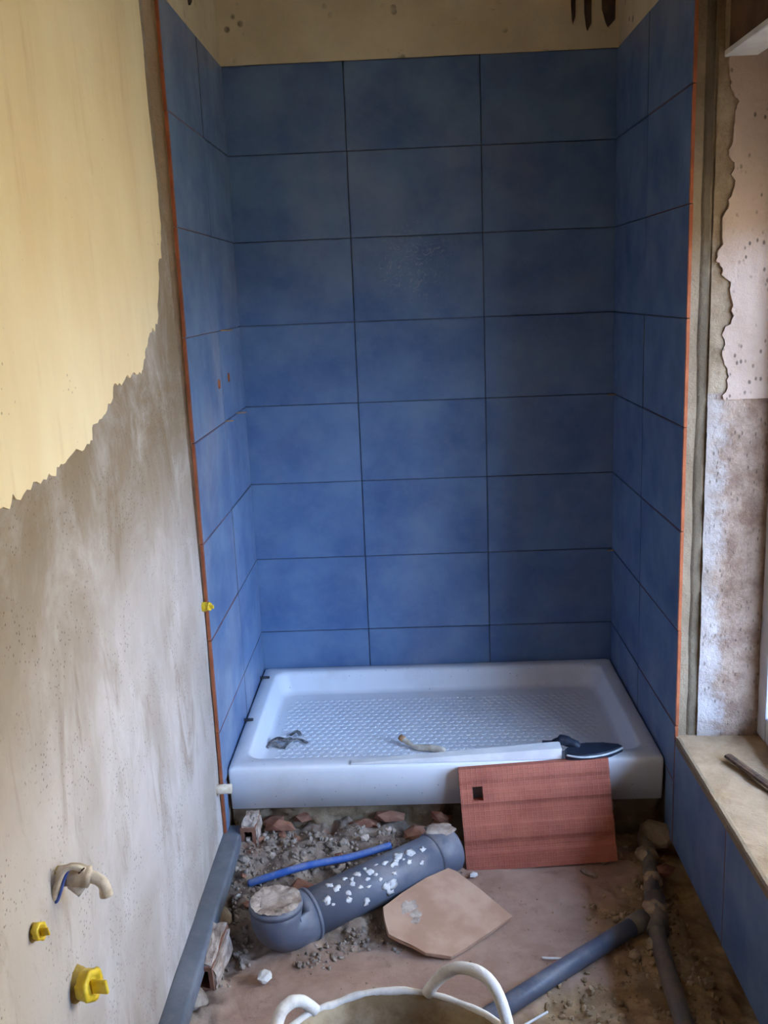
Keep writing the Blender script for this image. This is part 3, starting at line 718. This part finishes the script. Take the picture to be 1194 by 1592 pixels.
# ------------------------------------------------------------------ broken floor tile lying face down
tv = [(0.4138, -1.0416, -0.1934), (0.4590, -0.9924, -0.1904), (0.5175, -0.9365, -0.1880), (0.5740, -0.8955, -0.1880), (0.5925, -0.9040, -0.1912), (0.6529, -0.9628, -0.2100), (0.7182, -1.0329, -0.2309), (0.6576, -1.0893, -0.2332), (0.6030, -1.1374, -0.2348), (0.5684, -1.1661, -0.2355), (0.5513, -1.1645, -0.2330), (0.5114, -1.1620, -0.2274), (0.4802, -1.1424, -0.2199), (0.4514, -1.1313, -0.2143), (0.4281, -1.1194, -0.2091), (0.4188, -1.0795, -0.2008)]
bm = bmesh.new(); tn = (Vector(tv[6]) - Vector(tv[0])).cross(Vector(tv[3]) - Vector(tv[0])).normalized()
if tn.z < 0: tn = -tn
tc_ = sum((Vector(p) for p in tv), Vector()) / len(tv)
ta = [bm.verts.new(Vector(p) - tc_) for p in tv]; tb = [bm.verts.new(Vector(p) - tc_ - tn * 0.010) for p in tv]
bm.faces.new(ta); bm.faces.new(tb[::-1])
for k in range(len(tv)): bm.faces.new((ta[k], tb[k], tb[(k + 1) % len(tv)], ta[(k + 1) % len(tv)]))
bmesh.ops.bevel(bm, geom=bm.edges[:], offset=0.0012, segments=1, affect='EDGES')
bt = from_bm('broken_tile', bm, None, ('tileback',)); bt.location = tc_
tag(bt, 'broken five-sided beige floor tile leaning against the drain pipe', 'tile')
for fx, fy, s_ in ((0.22, 0.30, .022), (0.20, 0.52, .014), (0.14, 0.64, .011)):
    c = Vector(tv[0]) + (Vector(tv[6]) - Vector(tv[3])) * fy * 0.6 + (Vector(tv[3]) - Vector(tv[0])) * fx - tc_ + tn * 0.0003
    e1 = (Vector(tv[3]) - Vector(tv[0])).normalized(); e2 = tn.cross(e1)
    rk = rock_mesh(fx * 77, 'mortar_smear', 2, 0.8); rk.transform(Matrix.Translation(c) @ Matrix((e1 * s_, e2 * s_ * 0.8, tn * 0.0008)).transposed().to_4x4())
    o = bpy.data.objects.new('mortar_smear', rk); rk.materials.append(MAT['crust']); COL.objects.link(o); o.parent = bt

# ------------------------------------------------------------------ blue water hose in the rubble
hz = lambda x, y, k: (x, y, floor_h(x, y) + k)
hose = tube('water_hose', spline([hz(0.075, -0.905, 0.004), hz(0.13, -0.905, 0.016), hz(0.22, -0.885, 0.022), hz(0.33, -0.852, 0.018), (0.43, -0.815, -0.172)], 6), 0.0092, 'bluehose', None, 12)
tag(center(hose), 'blue plastic water hose half buried in the rubble behind the drain pipe', 'hose')

# ------------------------------------------------------------------ grey profile along the foot of the plaster wall
strip = box('floor_profile', (0, 0, 0), (0.052, 1.75, 0.045), 'strip', None, 0.008, 3, True)
strip.location = (-0.016, -2.47, -0.202)
tag(strip, 'long grey rounded profile lying along the foot of the plaster wall', 'profile')
for y, s in ((-0.80, .03), (-1.02, .03), (-1.30, .032), (-1.6, .03), (-1.9, .03), (-2.2, .03)):
    rock('mortar_lump', (0.012, y, -0.228), (0.028, 0.04, s), 'stone_a', 'mortar lump packed under the grey profile', 'mortar lump', 'mortar lumps under the grey profile', sub=2)

# ------------------------------------------------------------------ hollow brick fragments
def hollow_fragment(name, loc, size, rot, label, mats=('clay', 'crust')):
    """short piece of hollow brick: a tube with square bore, mortar crust on one face"""
    L, w, h = size; th = 0.009
    e = empty(name, loc, label, 'brick'); e.rotation_euler = rot
    bm = bmesh.new(); rings = []
    for x in (0, L):
        for s in (0, th): rings.append([bm.verts.new((x, sy * (w / 2 - s), h / 2 + sz * (h / 2 - s))) for sy, sz in ((-1, -1), (1, -1), (1, 1), (-1, 1))])
    a, ai, b, bi = rings
    for k in range(4):
        n = (k + 1) % 4
        bm.faces.new((a[k], a[n], b[n], b[k])); bm.faces.new((ai[k], bi[k], bi[n], ai[n]))
        bm.faces.new((a[k], ai[k], ai[n], a[n])); bm.faces.new((b[k], b[n], bi[n], bi[k]))
    bmesh.ops.recalc_face_normals(bm, faces=bm.faces[:])
    me = bpy.data.meshes.new('brick_shell'); bm.to_mesh(me); bm.free(); me.materials.append(MAT[mats[0]])
    o = bpy.data.objects.new('brick_shell', me); COL.objects.link(o); o.parent = e
    for (lo, hi) in (((0.006, -w / 2 + 0.002, h - 0.001), (L - 0.004, w / 2 - 0.004, h + 0.006)), ((0.004, -w / 2 - 0.006, 0.004), (L - 0.008, -w / 2 + 0.001, h - 0.004))):
        bm = bmesh.new(); add_box(bm, lo, hi); bmesh.ops.subdivide_edges(bm, edges=bm.edges[:], cuts=5, use_grid_fill=True)
        for v in bm.verts: v.co += Vector((fbm(*v.co, 60), fbm(*(v.co + Vector((5, 0, 0))), 60), fbm(*(v.co + Vector((0, 5, 0))), 60))) * 0.004
        bmesh.ops.recalc_face_normals(bm, faces=bm.faces[:])
        me = bpy.data.meshes.new('mortar_crust'); bm.to_mesh(me); bm.free(); me.materials.append(MAT[mats[1]])
        o = bpy.data.objects.new('mortar_crust', me); COL.objects.link(o); o.parent = e
    return e
hollow_fragment('brick_fragment', (0.030, -1.250, -0.247), (0.13, 0.048, 0.066), (0, math.radians(-7), math.radians(84)), 'mortar-crusted hollow brick piece with open end beside the grey profile')
hollow_fragment('brick_fragment', (0.055, -0.765, -0.195), (0.075, 0.040, 0.052), (0, math.radians(-6), math.radians(88)), 'small white-crusted brick piece under the left corner of the tray')

# larger single pieces of rubble
def clay(loc, size, label, rot=None):
    o = rock('brick_shard', loc, size, 'clay', label, 'brick shard', None, rot, 1, 0.3); return o
clay((0.235, -0.945, -0.214), (0.060, 0.028, 0.012), 'flat red brick shard lying behind the drain elbow', (0.1, 0.15, -0.5))
clay((0.49, -0.735, -0.188), (0.040, 0.026, 0.022), 'rounded red brick shard under the tray behind the pipe end', (0.2, 0, 0.6))
clay((0.56, -0.715, -0.155), (0.030, 0.020, 0.014), 'small red brick shard wedged under the tray front')
clay((0.30, -0.85, -0.182), (0.024, 0.016, 0.010), 'reddish brick shard just in front of the blue hose')
clay((0.085, -0.98, -0.222), (0.014, 0.012, 0.008), 'tiny red brick chip left of the drain elbow')
clay((0.13, -0.72, -0.165), (0.045, 0.022, 0.018), 'dark red brick shard under the tray near its left corner')
clay((1.118, -0.86, -0.235), (0.020, 0.030, 0.016), 'dark red brick lump in the trench by the right wall')
rock('mortar_chip', (0.158, -1.218, -0.236), (0.018, 0.015, 0.010), 'stone_w', 'white mortar chip lying in front of the drain elbow', 'mortar chip', sub=2)
rock('mortar_chip', (0.640, -0.845, -0.243), (0.016, 0.008, 0.006), 'stone_w', 'pale plaster chip at the lower left corner of the leaning brick', 'mortar chip')
rock('mortar_chip', (0.93, -0.845, -0.245), (0.028, 0.010, 0.006), 'stone_a', 'flat pale mortar chip at the lower right edge of the leaning brick', 'mortar chip')
rock('mortar_block', (1.125, -0.735, -0.205), (0.022, 0.05, 0.032), 'brownmortar', 'pale mortar block at the top of the trench under the tray corner', 'mortar block', sub=2)
for k in range(9):
    clay((0.10 + 0.115 * k + R.uniform(-.03, .03), -0.665 + R.uniform(-.012, .01), R.uniform(-0.20, -0.145)), (R.uniform(.028, .05), 0.022, R.uniform(.014, .024)), 'red brick shard set in the dark masonry under the tray front', (R.uniform(-.2, .2), R.uniform(-.2, .2), R.uniform(-.3, .3)))['group'] = 'brick shards in the masonry under the tray'
for k in range(36):
    x, y = R.uniform(0.04, 0.46), R.uniform(-1.0, -0.70)
    if on_pipe(x, y): continue
    s = R.uniform(0.008, 0.017)
    rock('rubble_lump', (x, y, floor_h(x, y) + s * 0.3), (s, s * 0.8, s * 0.6), R.choice(['stone_a', 'stone_a', 'crust', 'clay', 'stone_w']), 'rubble lump in the heap between tray and drain pipe', 'rubble lump', 'rubble lumps between tray and drain pipe')
for k in range(16):
    x, y = R.uniform(0.96, 1.13), R.uniform(-1.5, -0.72); s = R.uniform(0.010, 0.020)
    rock('soil_clod', (x, y, floor_h(x, y) + s * 0.3), (s, s * 0.8, s * 0.6), 'stone_b', 'brown soil clod in the trench along the right wall', 'soil clod', 'soil clods in the trench')
for pts, lb in (([(0.769, -1.166, -0.244), (0.793, -1.171, -0.242), (0.828, -1.172, -0.243)], 'curved white plastic offcut on the screed above the thin waste pipe'),
                ([(0.705, -1.372, -0.242), (0.728, -1.358, -0.240), (0.757, -1.340, -0.238)], 'white plastic offcut at the near end of the thin waste pipe')):
    tag(center(tube('plastic_offcut', spline(pts, 5), 0.0028, 'whiteplastic', None, 8)), lb, 'offcut')

# ------------------------------------------------------------------ rubble tub in the foreground
tub = empty('rubble_tub', (0.445, -1.685, -0.245), 'flexible builder tub caked with mortar, two looped handles, at the bottom edge', 'tub')
TC = Vector((0.462, -1.815)); TA, TB, TROT = 0.208, 0.185, math.radians(-8)
def rim_pt(th, t=1.0, off=0.0):
    s = (0.66 + 0.34 * t)
    x, y = (TA * s + off) * math.cos(th), (TB * s + off) * math.sin(th)
    z1 = 0.050 + 0.006 * fbm(math.cos(th), math.sin(th), 0, 2)
    return Vector((TC.x + x * math.cos(TROT) - y * math.sin(TROT), TC.y + x * math.sin(TROT) + y * math.cos(TROT), -0.245 + (z1 + 0.245) * t))
bm = bmesh.new(); N = 64; shell = []
for off, ts in ((0.0, [k / 8 for k in range(9)]), (-0.006, [k / 8 for k in range(8, 0, -1)])):
    for t in ts: shell.append([bm.verts.new(rim_pt(2 * math.pi * k / N, max(t, 0.03 if off else 0), off)) for k in range(N)])
for a, b in zip(shell, shell[1:]):
    for k in range(N): bm.faces.new((a[k], a[(k + 1) % N], b[(k + 1) % N], b[k]))
bm.faces.new(shell[0][::-1]); bm.faces.new(shell[-1])
from_bm('tub_body', bm, tub, ('tubin',), True)
bm = bmesh.new(); ringp = [rim_pt(2 * math.pi * k / 96) for k in range(97)]
add_tube(bm, ringp, [0.0062 + 0.0012 * fbm(p.x, p.y, p.z, 25) for p in ringp], 10, True)
from_bm('tub_rim', bm, tub, ('tubrim',), True)
for th0, tall, half in ((math.radians(60), 0.066, 0.40), (math.radians(152), 0.034, 0.24)):
    pts = []
    for k in range(21):
        u = -1 + 2 * k / 20; p = rim_pt(th0 + u * half)
        out = (Vector((p.x, p.y)) - TC).normalized()
        pts.append(p + Vector((0, 0, tall * (1 - abs(u) ** 2.4))) + Vector((out.x, out.y, 0)) * 0.010 * (1 - u * u))
    tube('handle', pts, [0.0105 + 0.001 * fbm(p.x, p.y, p.z, 30) for p in pts], 'tubrim', tub, 12)
# leftover mortar on the tub floor
bm = bmesh.new(); bmesh.ops.create_grid(bm, x_segments=24, y_segments=24, size=0.16)
for v in bm.verts:
    rr = max(abs(v.co.x), abs(v.co.y)) or 1; q = v.co.xy.normalized() * rr if v.co.xy.length else v.co.xy
    v.co = Vector((TC.x + q.x * 0.85, TC.y + q.y * 0.78, -0.16 + 0.02 * fbm(q.x, q.y, 0, 14)))
from_bm('mortar_residue', bm, tub, ('crust',), True)

# ------------------------------------------------------------------ things on and in the tray
bw = prism('edge_strip', [(0.33, -0.706), (0.884, -0.706), (0.884, -0.664), (0.33, -0.688)], 2, 0.0008, 0.014, 'whiteplastic', None, 0)
for v in bw.data.vertices:
    if v.co.z > 0.005: v.co.z = 0.004 + 0.026 * (v.co.x - 0.33) / 0.55
tag(center(bw), 'white plastic strip lying along the front rim of the tray', 'strip')
# dark pointed trowel-like tool with a pale blade edge
tool = empty('hand_tool', (0.95, -0.69, 0.0), 'dark navy pointed hand tool with pale edge lying on the tray rim', 'tool')
outl = [(0.892, -0.722), (0.930, -0.735), (0.975, -0.728), (1.015, -0.710), (1.050, -0.682), (1.040, -0.668), (1.000, -0.656), (0.955, -0.655), (0.915, -0.664), (0.893, -0.690)]
prism('blade', outl, 2, 0.003, 0.022, 'navy', tool, 0.004)
tube('pale_edge', spline([(0.893, -0.7255, 0.020), (0.930, -0.738, 0.0195), (0.977, -0.731, 0.019), (1.017, -0.712, 0.019), (1.046, -0.688, 0.019)], 5), 0.0028, 'paleedge', tool, 8)
tube('handle', spline([(0.842, -0.640, 0.016), (0.868, -0.645, 0.018), (0.888, -0.655, 0.030), (0.912, -0.668, 0.028), (0.935, -0.68, 0.020)], 5), [0.006] * 6 + [0.008] * 4 + [0.014] * 5 + [0.012] * 4 + [0.009] * 2, 'navy', tool, 12)
# scraps of dried grout
sc = empty('grout_scrap', (0.125, -0.43, -0.068), 'crumpled dark grout scraps in the left front of the tray', 'debris')
for pts, r_ in (([(0.070, -0.462, -0.064), (0.085, -0.440, -0.060), (0.098, -0.452, -0.062), (0.112, -0.462, -0.064)], 0.006),
                ([(0.072, -0.435, -0.064), (0.095, -0.425, -0.054), (0.120, -0.432, -0.056), (0.135, -0.415, -0.060)], 0.0075),
                ([(0.118, -0.470, -0.064), (0.125, -0.452, -0.060), (0.140, -0.430, -0.058), (0.158, -0.420, -0.060), (0.184, -0.437, -0.064)], 0.0055),
                ([(0.128, -0.385, -0.064), (0.146, -0.372, -0.058), (0.160, -0.395, -0.060)], 0.006)):
    tube('grout_strand', spline(pts, 4), r_, 'stain', sc, 6, 0.5, False)
st = empty('plaster_stub', (0.52, -0.49, -0.068), 'pale plaster-coated stub with orange end lying in the tray', 'debris')
tube('stub', spline([(0.466, -0.462, -0.050), (0.486, -0.480, -0.056), (0.505, -0.495, -0.059), (0.545, -0.508, -0.056), (0.585, -0.522, -0.060)], 5), [0.008] * 5 + [0.006] * 5 + [0.009] * 5 + [0.010] * 5 + [0.006], 'creampipe', st, 10)
tube('end_cap', [(0.456, -0.453, -0.046), (0.468, -0.463, -0.051)], [0.009, 0.0095], 'spacer', st, 10)

# ------------------------------------------------------------------ spacers left in the joints
def spacer(lo, hi, mat, label): tag(center(box('tile_spacer', lo, hi, mat, None, 0.0008)), label, 'spacer')
spacer((-0.006, -0.318, 1.125), (0.030, -0.312, 1.1285), 'spacer', 'tan spacer in the left niche joint above the two water outlets')
spacer((-0.006, -0.155, 0.875), (0.026, -0.149, 0.8785), 'spacer', 'tan spacer in the left niche joint nearest the back corner')
spacer((-0.006, -0.345, 0.875), (0.020, -0.339, 0.8785), 'spacer', 'tan spacer in the left niche joint below the two water outlets')
spacer((W - 0.026, -0.040, 0.875), (W + 0.006, -0.034, 0.8785), 'spacer', 'tan spacer in the right back corner at mid height')
spacer((W - 0.018, -0.030, 0.375), (W + 0.006, -0.024, 0.3785), 'spacer', 'tan spacer low in the right back corner')
spacer((-0.004, -0.097, 0.0005), (0.030, -0.089, 0.007), 'darkspacer', 'dark wedge between tray rim and left tiles near the back')
spacer((-0.004, -0.420, 0.0005), (0.026, -0.411, 0.007), 'darkspacer', 'dark wedge between tray rim and left tiles near the front')

# ------------------------------------------------------------------ water outlets, capped pipes and plugs
def outlet(y, z, label):
    e = empty('water_outlet', (0.0, y, z), label, 'pipe outlet')
    bm = bmesh.new()
    prof = [(0.0, 0.0135), (0.0022, 0.0125), (0.0022, 0.0085), (-0.0, 0.0080)]
    rg = [[bm.verts.new((x + 0.0005, y + r * math.cos(2 * math.pi * k / 18) * 0.8, z + r * math.sin(2 * math.pi * k / 18))) for k in range(18)] for x, r in prof]
    for a, b in zip(rg, rg[1:]):
        for k in range(18): bm.faces.new((a[k], a[(k + 1) % 18], b[(k + 1) % 18], b[k]))
    from_bm('chipped_rim', bm, e, ('terracotta',), True)
    tube('bore', [(0.0002, y, z), (0.0008, y, z)], 0.0085, 'ochre', e, 18)
outlet(-0.414, 0.987, 'chipped orange water outlet in the left tiles, the nearer of two')
outlet(-0.264, 0.992, 'chipped brown water outlet in the left tiles, nearer the back corner')

def plug(loc, s, label, dirn=(1, -0.15, 0), mat='yellow', base='ochre'):
    e = empty('pipe_plug', loc, label, 'pipe plug')
    d = Vector(dirn).normalized(); c = Vector(loc)
    a = Vector((0, 0, 1)); a = (a - d * a.dot(d)).normalized(); b = d.cross(a)
    def lath(nm, prof, m, lob=0.0):
        bm = bmesh.new(); n = 24; rg = []
        for x, r in prof:
            rr = []
            for k in range(n):
                t = 2 * math.pi * k / n; q = r * (1 + lob * math.cos(6 * t) + 0.16 * fbm(math.cos(t), math.sin(t), x * 3 + s * 200, 1.6))
                rr.append(bm.verts.new(c + d * x * s + (a * math.cos(t) + b * math.sin(t)) * q * s))
            rg.append(rr)
        for p, q in zip(rg, rg[1:]):
            for k in range(n): bm.faces.new((p[k], p[(k + 1) % n], q[(k + 1) % n], q[k]))
        bm.faces.new(rg[-1]); return from_bm(nm, bm, e, (m,), True)
    lath('socket', [(-0.5, 0.95), (0.1, 0.90), (0.35, 0.72), (0.55, 0.66)], base)
    cap = lath('cap', [(0.45, 0.70), (0.9, 0.78), (1.0, 0.80), (1.12, 0.72), (1.12, 0.5), (0.95, 0.45)], mat, 0.07)
    # finger tab of the cap
    tabc = c + d * 1.1 * s
    bm = bmesh.new(); m = Matrix((d, b, a)).transposed().to_4x4(); m.translation = tabc
    add_box(bm, (-0.1 * s, -0.10 * s, -0.42 * s), (0.75 * s, 0.10 * s, 0.30 * s), 0.06 * s, 2); bm.transform(m)
    from_bm('tab', bm, cap, (mat,), True)
    return e
plug((-0.012, -1.815, 0.222), 0.030, 'larger yellow pipe plug in the plaster wall near the bottom left', (1, -0.25, 0.12))
plug((-0.010, -1.935, 0.398), 0.015, 'small yellow pipe plug in the plaster wall below the wired outlet', (1, -0.3, 0.25))
plug((-0.006, -0.772, 0.470), 0.013, 'small bright yellow plug at the edge of the left tiles', (1, -0.35, 0.1), 'yellow', 'yellow')
so = empty('wired_outlet', (-0.022, -1.83, 0.412), 'plaster-caked pipe outlet with yellow collar and blue wire on the plaster wall', 'pipe outlet')
tube('collar', [(-0.04, -1.83, 0.412), (-0.004, -1.83, 0.413)], [0.016, 0.014], 'ochre', so, 16)
tube('pipe', spline([(-0.010, -1.83, 0.412), (0.012, -1.83, 0.414), (0.032, -1.83, 0.411), (0.044, -1.83, 0.408), (0.055, -1.832, 0.399), (0.058, -1.834, 0.382)], 5), [0.015] * 4 + [0.017] * 4 + [0.0155] * 4 + [0.009] * 4 + [0.0085] * 7 + [0.0095] * 3, 'creampipe', so, 14)
tube('mortar_lump', [(0.008, -1.832, 0.402), (0.020, -1.834, 0.394), (0.026, -1.832, 0.402)], [0.008, 0.011, 0.007], 'creampipe', so, 10)
tube('blue_wire', spline([(-0.018, -1.845, 0.384), (-0.008, -1.852, 0.386), (0.000, -1.852, 0.402), (0.008, -1.850, 0.425), (0.014, -1.846, 0.434)], 5), 0.0022, 'bluewire', so, 8)
tube('white_wire', spline([(-0.022, -1.84, 0.384), (-0.014, -1.853, 0.390), (-0.004, -1.855, 0.412), (0.006, -1.850, 0.432), (0.018, -1.846, 0.437), (0.034, -1.842, 0.429)], 5), 0.0045, 'creampipe', so, 8)
tube('tie_tail', [(0.026, -1.845, 0.426), (0.036, -1.848, 0.436)], 0.0012, 'rust', so, 6)
ps = empty('pipe_stub', (-0.01, -0.787, -0.018), 'short white pipe stub at the front left corner of the tray', 'pipe stub')
tube('pipe', [(-0.035, -0.787, -0.019), (0.026, -0.787, -0.017)], 0.0125, 'creampipe', ps, 16)
tube('flange', [(-0.024, -0.787, -0.019), (-0.012, -0.787, -0.0185)], 0.0175, 'creampipe', ps, 16)

# stick on the window sill
stk = tube('iron_bar', [(1.242, -0.925, 0.109), (1.288, -1.075, 0.109), (1.305, -1.13, 0.109)], [0.011, 0.011, 0.010], 'rust', None, 8, 0.5, False)
tag(center(stk), 'rusty dark flat bar lying on the window sill', 'bar')
